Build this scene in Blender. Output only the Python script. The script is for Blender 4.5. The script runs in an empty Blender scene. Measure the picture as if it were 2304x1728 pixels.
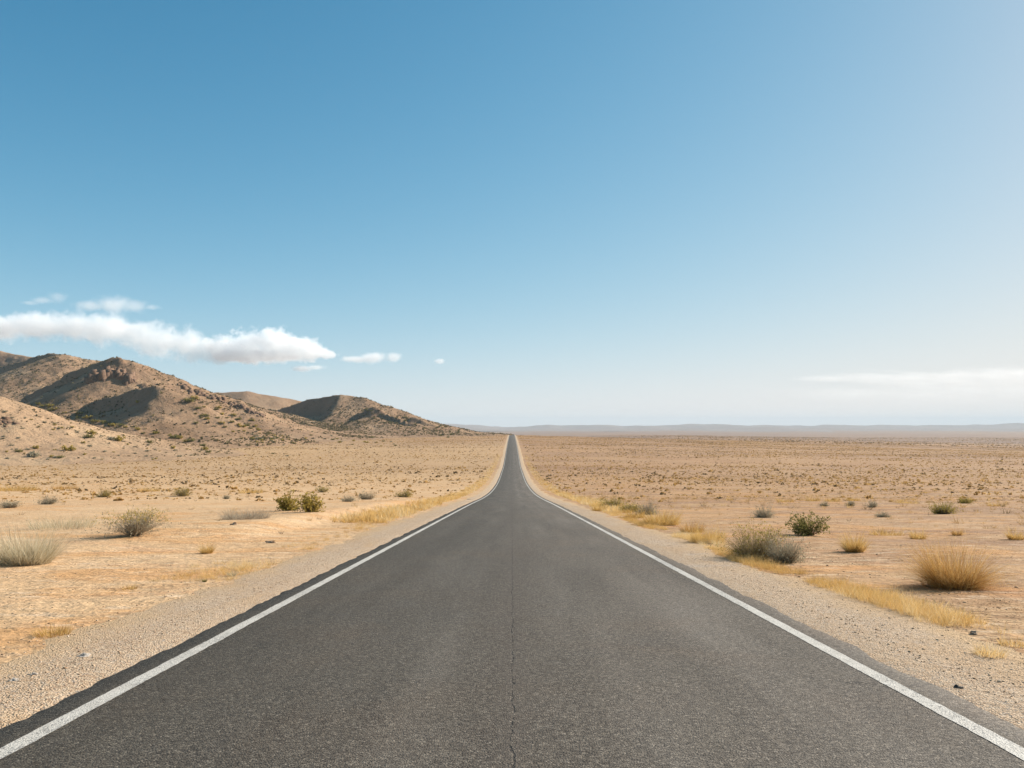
import bpy, math, random
import numpy as np
rng = np.random.default_rng(7)
random.seed(7)
sc = bpy.context.scene
COL = sc.collection

# ------------------------------------------------------------------ camera and light constants
F = 1792.0          # focal length in photo pixels (2304 wide, 28 mm on a 36 mm sensor)
CX, HY = 1152.0, 955.0
CAMZ = 1.75
SUN_AZ, SUN_EL = math.radians(60), math.radians(30)

def P(px, py, Y):
    return ((px-CX)/F*Y, Y, CAMZ+(HY-py)/F*Y)

# ------------------------------------------------------------------ numpy noise
def _hash(ix, iy, seed):
    with np.errstate(over='ignore'):
        h = (ix.astype(np.int64)*374761393 + iy.astype(np.int64)*668265263 + seed*1442695041) & 0xFFFFFFFF
        h = ((h ^ (h >> 13))*1274126177) & 0xFFFFFFFF
        h = h ^ (h >> 16)
    return (h & 0xFFFFFF)/float(0xFFFFFF)
def vnoise(x, y, seed=0):
    x = np.asarray(x, float); y = np.asarray(y, float)
    ix = np.floor(x); iy = np.floor(y)
    fx = x-ix; fy = y-iy
    fx = fx*fx*fx*(fx*(fx*6-15)+10); fy = fy*fy*fy*(fy*(fy*6-15)+10)
    a = _hash(ix, iy, seed); b = _hash(ix+1, iy, seed); c = _hash(ix, iy+1, seed); d = _hash(ix+1, iy+1, seed)
    return (a*(1-fx)+b*fx)*(1-fy)+(c*(1-fx)+d*fx)*fy
def fbm(x, y, seed=0, octv=4, gain=.5):
    s = 0; a = 1; t = 0
    for i in range(octv):
        s = s+a*(vnoise(x, y, seed+i*17)-.5); t += a; a *= gain
        x = x*2.03+13.7; y = y*2.03+7.1
    return s/t*2
def ridged(x, y, seed=0, octv=4):
    s = 0; a = 1; t = 0
    for i in range(octv):
        s = s+a*(1-np.abs(2*vnoise(x, y, seed+i*31)-1)); t += a; a *= .5
        x = x*2.07+3.1; y = y*2.07+9.2
    return s/t
def sstep(a, b, x):
    t = np.clip((np.asarray(x, float)-a)/(b-a), 0, 1); return t*t*(3-2*t)

# ------------------------------------------------------------------ terrain height
PY = np.array([-60., 0, 60, 95, 120, 149, 190, 240, 333, 420, 506, 700, 900, 1059, 1130])
PZ = np.array([4.35, 0, -4.35, -6.95, -8.6, -10.2, -12.0, -13.4, -14.95, -14.4, -13.5, -12.6, -12.45, -12.75, -13.3])
def pchip(xs, ys):
    h = np.diff(xs); d = np.diff(ys)/h
    m = np.zeros_like(xs)
    for i in range(1, len(xs)-1):
        if d[i-1]*d[i] > 0:
            w1 = 2*h[i]+h[i-1]; w2 = h[i]+2*h[i-1]
            m[i] = (w1+w2)/(w1/d[i-1]+w2/d[i])
    m[0] = d[0]; m[-1] = d[-1]
    def f(x):
        x = np.asarray(x, float)
        i = np.clip(np.searchsorted(xs, x)-1, 0, len(xs)-2)
        t = (x-xs[i])/h[i]
        return ((1+2*t)*(1-t)**2*ys[i]+t*(1-t)**2*h[i]*m[i]+t*t*(3-2*t)*ys[i+1]+t*t*(t-1)*h[i]*m[i+1])
    return f
_road = pchip(PY, PZ)
def zroad(y):
    return _road(np.clip(y, -60, 1130))
def ground(x, y):
    x = np.asarray(x, float); y = np.asarray(y, float)
    yy = np.clip(y, -60, 1130)
    z = zroad(yy)
    # beyond the crest the land falls into a wide valley
    drop0 = np.where(x < 0, 1120+np.clip(-x, 0, 400)*.6, 1075)
    e = np.clip(y-drop0, 0, None)
    xr = np.clip(x, 0, 1400)
    z = z-.025*xr*sstep(200, 700, y)
    wr = sstep(50, 520, x)
    wgt = (1-wr)*(1-np.exp(-e/900.0))+wr*(1-np.exp(-(e/3600.0)**1.5))
    z = z+(-72-z)*wgt
    # rolling micro relief, none on the road bench
    off = sstep(6.5, 16, np.abs(x))
    amp = .10+.5*sstep(40, 500, y)
    z = z+off*amp*fbm(x/27, y/38, 3, 4)+off*.12*fbm(x/5.0, y/7.0, 9, 3)*(1-sstep(250, 500, y))
    z = z+off*sstep(300, 900, y)*.9*fbm(x/110, y/90, 5, 3)
    z = z+sstep(1500, 4000, y)*6*fbm(x/1500, y/900, 6, 3)+sstep(1150, 1900, y)*3.2*fbm(x/800, y/270, 8, 3)
    # low bank left of the roadside grass
    z = z+.30*sstep(7.4, 9.5, -x)*np.exp(-np.clip(-x-9.5, 0, None)/9)*sstep(22, 30, y)*(1-sstep(60, 90, y))
    z = z-.10*(1-sstep(3.35, 4.0, np.abs(x)))
    return z

def seg_dist(x, y, pts):
    """distance to a polyline, crest height and signed side at the nearest place"""
    best = np.full(x.shape, 1e9); zc = np.zeros(x.shape); side = np.zeros(x.shape)
    for (a, b) in zip(pts[:-1], pts[1:]):
        ax, ay, az = a; bx, by, bz = b
        dx, dy = bx-ax, by-ay; L2 = dx*dx+dy*dy
        t = np.clip(((x-ax)*dx+(y-ay)*dy)/L2, 0, 1)
        d = np.hypot(x-ax-t*dx, y-ay-t*dy)
        s = (x-ax)*dy-(y-ay)*dx
        m = d < best
        best = np.where(m, d, best); zc = np.where(m, az+t*(bz-az), zc); side = np.where(m, s/math.sqrt(L2), side)
    return best, zc, side

def fall(q):
    return (np.exp(-q)-.09)/.91

def ridge(x, y, base, pts, L, Lb=None, face=0, fw=14, r=10, fx=None):
    """concave hill flank falling from a crest line; face = extra steep drop on the shaded (front left) side"""
    d, zc, s = seg_dist(x, y, pts)
    LL = L if Lb is None else np.where(s > 0, L, Lb)
    dd = np.sqrt(d*d+r*r)-r
    if face:
        f = sstep(-2, 6, s)*np.clip(d/fw, 0, 1)
        if fx is not None: f = f*sstep(fx+12, fx-22, x)
        zc = zc-face*f*(.6+.4*np.clip((zc-base)/30, 0, 1))
    return base+(zc-base)*fall(dd/LL)

def smax(a, b, k):
    return .5*(a+b+np.sqrt((a-b)**2+k*k))

def poly(*p):
    return [P(*q) for q in p]
MAIN = poly((262, 796, 760), (300, 805, 762), (350, 825, 770), (420, 858, 780), (520, 893, 800), (620, 935, 835), (720, 967, 870), (850, 989, 915))
MAINL = poly((136, 793, 1040), (215, 807, 1065), (320, 822, 1090))
BACKR = poly((-260, 772, 1420), (0, 789, 1370), (68, 801, 1350), (160, 818, 1340))
SPB = poly((136, 793, 1040), (108, 794, 1056), (68, 802, 1090), (0, 826, 1140), (-80, 852, 1200))[::-1]
SPA = poly((268, 794, 752), (215, 816, 772), (140, 848, 802), (55, 888, 836))[::-1]
SPC = poly((690, 1002, 590), (560, 960, 596), (440, 908, 606), (385, 880, 615), (345, 864, 624), (300, 870, 642), (230, 896, 670), (155, 928, 702))[::-1]
SPD = poly((430, 905, 700), (560, 955, 690), (690, 1000, 680))
def main_hill(x, y):
    g = ground(x, y)-3
    wx = 9*fbm(x/60, y/60, 41, 3); wy = 9*fbm(x/60, y/60, 57, 3)
    X, Y = x+wx*.6, y+wy*.6
    h = ridge(X, Y, g, MAIN, 92, 100, 0, r=9)
    h = smax(h, ridge(X, Y, g, MAINL, 190, 110, 0, r=12), 2)
    h = smax(h, ridge(X, Y, g, BACKR, 120, 120, r=14), 3)
    h = smax(h, ridge(X, Y, g, SPB, 190, 70, 26, 22, r=3), 1.5)
    h = smax(h, ridge(X, Y, g, SPA, 125, 45, 20, 16, r=3), 1.5)
    h = smax(h, ridge(X, Y, g, SPC, 95, 55, 14, 14, r=4, fx=-276), 1.5)
    k = np.clip((h-g-2)/18, 0, 1)
    h = h+k*(3.4*fbm(x/34, y/34, 11, 4)-4.4*(1-ridged(x/58+.4*fbm(x/40, y/40, 2), y/95, 21, 3))*.8+1.2*fbm(x/8, y/8, 15, 3))
    return h
SPUR = poly((-420, 800, 470), (-200, 845, 440), (0, 893, 430), (60, 911, 433), (150, 938, 440), (300, 975, 455), (420, 999, 470), (540, 1016, 490))
def spur_hill(x, y):
    g = ground(x, y)-1.5
    wx = 5*fbm(x/40, y/40, 71, 3); wy = 5*fbm(x/40, y/40, 77, 3)
    h = ridge(x+wx, y+wy, g, SPUR, 62, 40, 0, r=12)
    k = np.clip((h-g-1)/12, 0, 1)
    return h+k*(1.3*fbm(x/22, y/22, 81, 4)-1.1*(1-ridged(x/40, y/55, 85, 3))+.4*fbm(x/5, y/5, 87, 2))
H2 = poly((560, 960, 1300), (640, 917, 1230), (690, 899, 1180), (770, 886, 1150), (820, 897, 1150), (900, 924, 1150), (960, 943, 1152), (1010, 956, 1155), (1085, 973, 1160))
H2A = poly((800, 894, 1122), (745, 917, 1150), (705, 935, 1172))[::-1]
H2B = poly((845, 912, 1072), (800, 932, 1090), (755, 962, 1112))[::-1]
H2C = poly((925, 937, 1062), (895, 950, 1072), (870, 966, 1084))[::-1]
def second_hill(x, y):
    g = ground(x, y)-3
    wx = 9*fbm(x/60, y/60, 141, 3); wy = 9*fbm(x/60, y/60, 157, 3)
    X, Y = x+wx*.6, y+wy*.6
    # crest runs left to right here: its shaded side is the one left of the top
    d, zc, s = seg_dist(X, Y, H2)
    left = sstep(0, 30, (-245-X))
    dd = np.sqrt(d*d+100)-10
    h = g+(zc-g-24*left*np.clip(d/20, 0, 1)*(s > 0))*fall(dd/92)
    h = smax(h, ridge(X, Y, g, H2B, 95, 55, 11, 16, r=8), 1.5)
    h = smax(h, ridge(X, Y, g, H2C, 80, 55, 6, 14, r=8), 1.5)
    k = np.clip((h-g-2)/15, 0, 1)
    return h+k*(2.2*fbm(x/36, y/36, 111, 4)-2.2*(1-ridged(x/60, y/80, 121, 3))+.7*fbm(x/9, y/9, 115, 3))
H3 = poly((300, 890, 1640), (430, 884, 1640), (500, 881, 1600), (560, 880, 1600), (610, 888, 1610), (670, 901, 1630), (760, 925, 1700))
def third_hill(x, y):
    g = ground(x, y)-4
    h = ridge(x+8*fbm(x/70, y/70, 241, 3), y+8*fbm(x/70, y/70, 247, 3), g, H3, 160, 140, 0, r=18)
    k = np.clip((h-g-2)/15, 0, 1)
    return h+k*(3*fbm(x/45, y/45, 211, 4)-3*(1-ridged(x/70, y/90, 221, 3)))
FAR_PX = np.array([-3000, 400, 900, 1000, 1150, 1290, 1420, 1550, 1700, 1770, 1890, 2000, 2110, 2304, 2500, 2800, 5000])
FAR_PY = np.array([948, 948, 949, 950, 956, 957, 955, 951.5, 951, 953, 949.5, 952, 953.5, 950.5, 952, 948, 950])
def far_hills(x, y):
    g = ground(x, y)-6
    px = CX+x/y*F
    Yc = 12500+900*fbm(x/5000, 0*x, 301, 2)
    top = CAMZ+(HY-np.interp(px, FAR_PX, FAR_PY))/F*Yc
    a = np.abs(y-Yc)/1000
    h = g+(top-g)*np.exp(-np.where(y < Yc, a/2.1, a)**1.15)
    # a lower fold in front of it, right half only
    Yf = 9300+500*fbm(x/3000, 0*x, 309, 2)
    t2 = -30+16*fbm(x/1300, 0*x, 305, 3)
    t2 = np.where(x > 1500, t2, -80)
    h = np.maximum(h, g+(t2-g)*np.exp(-(np.abs(y-Yf)/800)**1.2))
    k = np.clip((h-g)/50, 0, 1)
    return h+k*(26*fbm(x/600, y/700, 321, 4)-60*(1-ridged(x/900, y/2200, 331, 3)))
def surface(x, y):
    x = np.asarray(x, float); y = np.asarray(y, float)
    z = ground(x, y)
    m = (x < 40) & (y > 250)
    if np.any(m):
        xm, ym = x[m], y[m]
        zz = np.maximum.reduce([z[m], spur_hill(xm, ym), main_hill(xm, ym), second_hill(xm, ym)])
        z = z.copy(); z[m] = zz
    return z
def hit(px, py, y0=3.0, y1=1500.0):
    Y = np.geomspace(y0, y1, 5000)
    X = (px-CX)/F*Y; Z = CAMZ+(HY-py)/F*Y
    S = surface(X, Y)
    i = np.argmax(Z < S)
    return float(X[i]), float(Y[i]), float(S[i])

# ------------------------------------------------------------------ mesh helpers
def link(o):
    COL.objects.link(o); return o
def mesh_obj(name, verts, faces, mat, parent=None, tint=None, smooth=False):
    me = bpy.data.meshes.new(name)
    verts = np.asarray(verts, np.float32); faces = np.asarray(faces, np.int32)
    n, k = faces.shape
    me.vertices.add(len(verts)); me.vertices.foreach_set('co', verts.ravel())
    me.loops.add(n*k); me.loops.foreach_set('vertex_index', faces.ravel())
    me.polygons.add(n)
    me.polygons.foreach_set('loop_start', np.arange(0, n*k, k, dtype=np.int32))
    me.polygons.foreach_set('loop_total', np.full(n, k, np.int32))
    if tint is not None:
        a = me.attributes.new('tint', 'FLOAT', 'POINT'); a.data.foreach_set('value', np.asarray(tint, np.float32))
    me.update(calc_edges=True)
    if smooth: me.polygons.foreach_set('use_smooth', np.ones(n, bool))
    me.materials.append(mat)
    o = bpy.data.objects.new(name, me); link(o)
    if parent: o.parent = parent
    return o
def kind(o, k):
    o['kind'] = k; return o
def tag(o, label, cat, group=None):
    o['label'] = label; o['category'] = cat
    if group: o['group'] = group
    return o
def grid_faces(nr, nc):
    i = np.arange(nr-1)[:, None]*nc+np.arange(nc-1)[None, :]
    i = i.ravel()
    return np.stack([i, i+1, i+nc+1, i+nc], 1)

# ------------------------------------------------------------------ materials
def new_mat(name):
    m = bpy.data.materials.new(name); m.use_nodes = True
    nt = m.node_tree
    for n in list(nt.nodes): nt.nodes.remove(n)
    return m, nt
class G:
    def __init__(s, nt): s.nt = nt
    def n(s, t, **kw):
        x = s.nt.nodes.new(t)
        for k, v in kw.items(): setattr(x, k, v)
        return x
    def l(s, a, b): s.nt.links.new(a, b)
    def setin(s, sock, v):
        if isinstance(v, bpy.types.NodeSocket): s.l(v, sock)
        elif v is not None: sock.default_value = v
    def math(s, op, a, b=None, c=None, clamp=False):
        x = s.n('ShaderNodeMath', operation=op, use_clamp=clamp)
        s.setin(x.inputs[0], a); s.setin(x.inputs[1], b)
        if c is not None: s.setin(x.inputs[2], c)
        return x.outputs[0]
    def vmath(s, op, a, b=None):
        x = s.n('ShaderNodeVectorMath', operation=op)
        s.setin(x.inputs[0], a); s.setin(x.inputs[1], b)
        return x.outputs['Value'] if op in ('LENGTH', 'DOT_PRODUCT', 'DISTANCE') else x.outputs[0]
    def noise(s, vec, scale, detail=3, rough=.55, dist=0.0, out='Fac'):
        x = s.n('ShaderNodeTexNoise'); s.setin(x.inputs['Vector'], vec)
        x.inputs['Scale'].default_value = scale; x.inputs['Detail'].default_value = detail
        x.inputs['Roughness'].default_value = rough; x.inputs['Distortion'].default_value = dist
        return x.outputs[out]
    def voro(s, vec, scale, feature='F1', out='Distance', rand=1.0):
        x = s.n('ShaderNodeTexVoronoi', feature=feature); s.setin(x.inputs['Vector'], vec)
        x.inputs['Scale'].default_value = scale; x.inputs['Randomness'].default_value = rand
        return x.outputs[out]
    def map(s, v, a, b, c=0.0, d=1.0, smooth=True):
        x = s.n('ShaderNodeMapRange'); x.interpolation_type = 'SMOOTHSTEP' if smooth else 'LINEAR'; x.clamp = True
        s.setin(x.inputs[0], v)
        for i, q in enumerate((a, b, c, d)): s.setin(x.inputs[i+1], q)
        return x.outputs[0]
    def mix(s, f, a, b, blend='MIX'):
        x = s.n('ShaderNodeMix', data_type='RGBA', blend_type=blend)
        s.setin(x.inputs[0], f)
        for i, q in ((6, a), (7, b)):
            if isinstance(q, tuple): q = (*q[:3], 1)
            s.setin(x.inputs[i], q)
        return x.outputs[2]
    def ramp(s, f, stops):
        x = s.n('ShaderNodeValToRGB'); s.setin(x.inputs[0], f)
        e = x.color_ramp.elements
        while len(e) < len(stops): e.new(.5)
        for q, (p, c) in zip(e, stops): q.position = p; q.color = (*c, 1)
        return x.outputs[0]
    def scale(s, vec, xyz):
        x = s.n('ShaderNodeMapping'); s.setin(x.inputs[0], vec); x.inputs['Scale'].default_value = xyz
        return x.outputs[0]
    def pos(s): return s.n('ShaderNodeTexCoord').outputs['Object']
    def xyz(s, v):
        x = s.n('ShaderNodeSeparateXYZ'); s.l(v, x.inputs[0]); return x.outputs
    def bump(s, h, strength, dist, normal=None):
        x = s.n('ShaderNodeBump'); x.inputs['Strength'].default_value = strength; x.inputs['Distance'].default_value = dist
        s.l(h, x.inputs['Height'])
        if normal is not None: s.l(normal, x.inputs['Normal'])
        return x.outputs[0]
    def out(s, col, rough=.95, normal=None, spec=.2):
        b = s.n('ShaderNodeBsdfPrincipled'); s.setin(b.inputs['Base Color'], col); s.setin(b.inputs['Roughness'], rough)
        b.inputs['Specular IOR Level'].default_value = spec
        if normal is not None: s.l(normal, b.inputs['Normal'])
        o = s.n('ShaderNodeOutputMaterial'); s.l(b.outputs[0], o.inputs[0])
        return b

def mat_ground():
    m, nt = new_mat('desert_soil'); g = G(nt); p = g.pos(); x, y, z = g.xyz(p)
    stretch = g.scale(p, (.45, 1, 1))
    big = g.noise(stretch, .018, 5, .6, .6)
    mid = g.noise(stretch, .16, 4, .6, .4)
    sm = g.noise(p, 1.7, 4, .6)
    fine = g.noise(p, 14, 4, .65)
    grit = g.noise(p, 75, 2, .6)
    ax = g.math('ABSOLUTE', x)
    near = g.math('SUBTRACT', 1.0, g.map(y, 100, 300))
    # sand and redder, stonier or paler patches
    sand = g.ramp(mid, [(.25, (.35, .195, .095)), (.45, (.43, .268, .142)), (.6, (.49, .33, .19)), (.8, (.43, .295, .185))])
    red = g.map(g.noise(stretch, .33, 5, .65, .8), .53, .70)
    sand = g.mix(g.math('MULTIPLY', red, .65), sand, (.42, .165, .06))
    pale = g.map(g.noise(g.scale(p, (.5, 1, 1)), .45, 3, .6, .5), .6, .78)
    sand = g.mix(g.math('MULTIPLY', pale, .7), sand, (.55, .44, .33))
    # left of the road the sand is cleaner and lighter
    left = g.map(x, 2, -10)
    sand = g.mix(g.math('MULTIPLY', left, .5), sand, (.70, .475, .27))
    plain = g.ramp(big, [(.28, (.25, .135, .068)), (.42, (.36, .20, .095)), (.52, (.43, .255, .125)), (.62, (.32, .185, .10)), (.75, (.48, .30, .16))])
    far_patch = g.noise(g.scale(p, (.25, 1, 1)), .006, 4, .6, .3)
    plain = g.mix(g.map(far_patch, .45, .7, 0, .55), plain, (.25, .15, .10))
    band = g.noise(g.scale(p, (.35, 1, 1)), .0011, 5, .65, .4)
    plain = g.mix(g.map(band, .40, .62, 0, .5), plain, (.26, .165, .12))
    plain = g.mix(g.map(band, .60, .30, 0, .35), plain, (.46, .31, .19))
    plain = g.mix(g.map(y, 1000, 2400, 0, .7), plain, (.235, .15, .105))
    plain = g.mix(g.math('MULTIPLY', left, g.map(y, 900, 500, 0, .45)), plain, (.52, .35, .19))
    sand = g.mix(g.map(x, 3, 14, 0, .38), sand, (.40, .225, .105))
    bare = g.map(g.noise(g.scale(p, (.4, 1, 1)), .12, 5, .7, .9), .45, .58)
    sand = g.mix(g.math('MULTIPLY', bare, g.map(x, 3, 14, .10, .85)), sand, (.30, .175, .10))
    org = g.map(g.noise(g.scale(p, (.5, 1, 1)), .21, 5, .7, .9), .50, .60)
    sand = g.mix(g.math('MULTIPLY', org, .6), sand, (.53, .275, .105))
    col = g.mix(near, plain, sand)
    col = g.mix(g.map(sm, .5, .75, 0, .35), col, (.33, .21, .125))
    # dirty crumbs and twigs
    cr = g.map(g.noise(g.scale(p, (.55, 1.5, 1)), 3.4, 6, .74, .9), .505, .575)
    cr = g.math('MULTIPLY', cr, g.map(g.noise(g.scale(p, (.5, 1, 1)), .30, 3, .6, .6), .36, .60, .3, 1))
    col = g.mix(g.math('MULTIPLY', cr, g.math('MULTIPLY', near, g.map(x, -5, 5, .38, .8))), col, (.20, .105, .048))
    cr2 = g.map(g.noise(g.scale(p, (.5, 1.6, 1)), 11, 5, .72, .8), .57, .63)
    col = g.mix(g.math('MULTIPLY', cr2, g.math('MULTIPLY', near, g.map(x, -5, 5, .28, .65))), col, (.17, .09, .042))
    lt = g.map(g.noise(g.scale(p, (.45, 1.4, 1)), 2.3, 5, .7, .7), .54, .64)
    col = g.mix(g.math('MULTIPLY', lt, g.math('MULTIPLY', near, .5)), col, (.62, .48, .34))
    col = g.mix(1.0, col, g.ramp(fine, [(.3, (.80, .79, .78)), (.7, (1.12, 1.12, 1.12))]), 'MULTIPLY')
    gr = g.ramp(grit, [(.3, (.82, .81, .80)), (.7, (1.15, 1.15, 1.15))])
    col = g.mix(near, col, g.mix(1.0, col, gr, 'MULTIPLY'))
    h = g.math('ADD', g.math('MULTIPLY', sm, .10), g.math('MULTIPLY', fine, .016))
    h = g.math('ADD', h, g.math('MULTIPLY', grit, .003))
    h = g.math('ADD', h, g.math('MULTIPLY', g.map(g.voro(p, 7), 0, .35, 1, 0), .012))
    h = g.math('ADD', h, g.math('MULTIPLY', g.noise(p, 4.5, 4, .65), .05))
    nb = g.bump(h, .95, 1.0)
    g.out(col, .97, nb, .1)
    return m
def mat_gravel():
    m, nt = new_mat('shoulder_gravel'); g = G(nt); p = g.pos(); x, y, z = g.xyz(p)
    v1 = g.n('ShaderNodeTexVoronoi'); g.l(p, v1.inputs['Vector']); v1.inputs['Scale'].default_value = 42
    v2 = g.n('ShaderNodeTexVoronoi'); g.l(p, v2.inputs['Vector']); v2.inputs['Scale'].default_value = 95
    cs = g.xyz(v1.outputs['Color'])
    mid = g.noise(g.scale(p, (1, .35, 1)), .9, 4, .6, .4)
    base = g.ramp(mid, [(.3, (.43, .285, .17)), (.5, (.47, .33, .21)), (.7, (.50, .37, .25))])
    st = g.ramp(cs[0], [(0, (.22, .14, .09)), (.25, (.42, .29, .185)), (.6, (.52, .385, .265)), (.85, (.54, .42, .30)), (1, (.36, .31, .27))])
    col = g.mix(.7, base, st)
    dk = g.map(g.noise(p, 11, 4, .7), .62, .72)
    col = g.mix(g.math('MULTIPLY', dk, .55), col, (.17, .12, .085))
    col = g.mix(g.map(g.noise(p, .6, 3, .6, .6), .55, .75, 0, .45), col, (.40, .35, .31))
    col = g.mix(1.0, col, g.ramp(g.noise(p, 130, 2), [(.3, (.78, .77, .76)), (.7, (1.2, 1.2, 1.2))]), 'MULTIPLY')
    ed = g.math('ADD', g.math('ABSOLUTE', x), g.math('MULTIPLY', g.math('SUBTRACT', g.noise(g.scale(p, (1, .6, 1)), 1.1, 5, .7), .5), 1.6))
    col = g.mix(g.map(ed, 4.35, 5.15, 0, .85), col, (.50, .335, .185))
    col = g.mix(g.map(g.noise(g.scale(p, (1, .3, 1)), .8, 4, .65, .5), .5, .68, 0, .45), col, (.46, .30, .165))
    h = g.math('ADD', g.map(v1.outputs['Distance'], 0, .6, .012, 0), g.map(v2.outputs['Distance'], 0, .6, .006, 0))
    h = g.math('ADD', h, g.math('MULTIPLY', g.noise(p, 9, 4), .03))
    g.out(col, .95, g.bump(h, 1.0, 1.0), .15)
    return m
def mat_asphalt():
    m, nt = new_mat('worn_asphalt'); g = G(nt); p = g.pos(); x, y, z = g.xyz(p)
    v1 = g.n('ShaderNodeTexVoronoi'); g.l(p, v1.inputs['Vector']); v1.inputs['Scale'].default_value = 68
    cs = g.xyz(v1.outputs['Color'])
    base = g.ramp(g.noise(g.scale(p, (1, .12, 1)), .8, 4, .55, .3), [(.3, (.076, .067, .056)), (.5, (.10, .089, .076)), (.7, (.122, .112, .098))])
    # wheel tracks a touch paler, lane middles oily and darker
    ax = g.math('ABSOLUTE', x)
    tr = g.math('ADD', g.map(g.math('ABSOLUTE', g.math('SUBTRACT', ax, .85)), .55, .1), g.map(g.math('ABSOLUTE', g.math('SUBTRACT', ax, 2.35)), .55, .1))
    base = g.mix(g.math('MULTIPLY', tr, g.map(g.noise(g.scale(p, (1, .08, 1)), .5, 3), .35, .65, .15, .7)), base, (.15, .139, .125))
    base = g.mix(g.map(x, .8, -2.4, 0, .6), base, (.055, .047, .039))  # left lane darker: worn tracks, plus lack of sun sheen put into the colour
    base = g.mix(g.map(ax, 3.3, 3.42, 0, .5), base, (.045, .04, .035))
    base = g.mix(g.map(g.noise(p, 1.3, 4, .6, .8), .5, .72, 0, .25), base, (.082, .082, .086))
    base = g.mix(g.map(g.noise(p, .35, 4, .6, .8), .45, .7, 0, .55), base, (.115, .085, .06))
    ag = g.ramp(cs[0], [(0, (.02, .017, .015)), (.3, (.052, .046, .039)), (.65, (.115, .103, .087)), (.88, (.18, .163, .138)), (1, (.29, .265, .23))])
    st1 = g.noise(g.scale(p, (1, .035, 1)), 1.5, 5, .62, .25)
    st2 = g.noise(g.scale(p, (1, .10, 1)), .9, 4, .6, .5)
    base = g.mix(1.0, base, g.ramp(st1, [(.32, (.60, .58, .56)), (.5, (.98, .97, .96)), (.68, (1.36, 1.37, 1.40))]), 'MULTIPLY')
    base = g.mix(1.0, base, g.ramp(st2, [(.3, (.84, .83, .82)), (.7, (1.13, 1.135, 1.14))]), 'MULTIPLY')
    mid_ = g.math('MULTIPLY', g.map(ax, .75, .1), g.map(g.noise(g.scale(p, (1, .2, 1)), 1.5, 4, .6), .3, .7, .2, .75))
    base = g.mix(mid_, base, (.075, .06, .047))
    col = g.mix(.56, base, ag)
    col = g.mix(1.0, col, g.ramp(g.noise(p, 38, 3, .7), [(.3, (.62, .61, .60)), (.7, (1.35, 1.35, 1.35))]), 'MULTIPLY')
    # the paving seam along the middle, ragged, with short side cracks
    col = g.mix(1.0, col, g.ramp(g.map(x, -3.2, 2.6, 0, 1, False), [(0, (.76, .705, .62)), (.5, (.92, .86, .785)), (1, (1.12, 1.025, .93))]), 'MULTIPLY')  # sun sheen put into the colour: paler to the right, darker left
    wob = g.math('MULTIPLY', g.math('SUBTRACT', g.noise(g.scale(p, (0, 1, 0)), 1.6, 6, .75), .5), .16)
    dx = g.math('ABSOLUTE', g.math('SUBTRACT', x, wob))
    seamw = g.map(g.noise(g.scale(p, (0, 1, 0)), 3.7, 3, .7), .3, .75, .003, .014)
    seam = g.math('MULTIPLY', g.map(g.math('DIVIDE', dx, seamw), 1.4, .5), g.map(g.noise(p, 9, 2), .42, .60))
    halo = g.map(dx, .20, .02, 0, .4)
    col = g.mix(g.math('MULTIPLY', halo, g.map(g.noise(p, 5, 4, .7), .35, .65)), col, (.082, .064, .05))
    cv = g.voro(g.scale(g.vmath('ADD', p, g.vmath('SCALE', g.noise(p, 1.5, 4, .7, out='Color'), None)), (.5, .9, 1)), .55, 'DISTANCE_TO_EDGE')
    cg = g.math('MULTIPLY', g.map(cv, .006, .001), g.map(g.noise(p, .45, 2), .56, .66))
    crack = g.math('MAXIMUM', seam, g.math('MULTIPLY', cg, .8))
    col = g.mix(g.math('MULTIPLY', crack, .6), col, (.018, .015, .013))
    pit = g.map(g.noise(p, 16, 3, .7, .3), .70, .76)
    col = g.mix(g.math('MULTIPLY', pit, .6), col, (.03, .027, .024))
    h = g.math('ADD', g.map(v1.outputs['Distance'], 0, .7, .006, 0), g.math('MULTIPLY', g.noise(p, 45, 3, .7), .006))
    h = g.math('SUBTRACT', h, g.math('MULTIPLY', g.math('MAXIMUM', crack, pit), .008))
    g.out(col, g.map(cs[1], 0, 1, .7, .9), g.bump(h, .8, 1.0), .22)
    return m
def mat_paint():
    m, nt = new_mat('worn_white_paint'); g = G(nt); p = g.pos()
    w = g.noise(p, 42, 3, .7); w2 = g.noise(g.scale(p, (1, .3, 1)), 2.0, 4, .65)
    thr = g.map(w2, .3, .7, .62, .46)
    worn = g.map(w, thr, g.math('ADD', thr, .09))
    col = g.ramp(g.noise(p, 5, 4, .6), [(.3, (.44, .40, .345)), (.7, (.54, .50, .44))])
    col = g.mix(1.0, col, g.ramp(g.voro(p, 75, out='Color'), [(0, (.82, .82, .82)), (1, (1.08, 1.08, 1.08))]), 'MULTIPLY')
    col = g.mix(g.math('MULTIPLY', worn, .75), col, (.13, .122, .11))
    h = g.map(g.voro(p, 70), 0, .7, .005, 0)
    g.out(col, .7, g.bump(h, .8, 1.0), .3)
    return m
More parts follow.
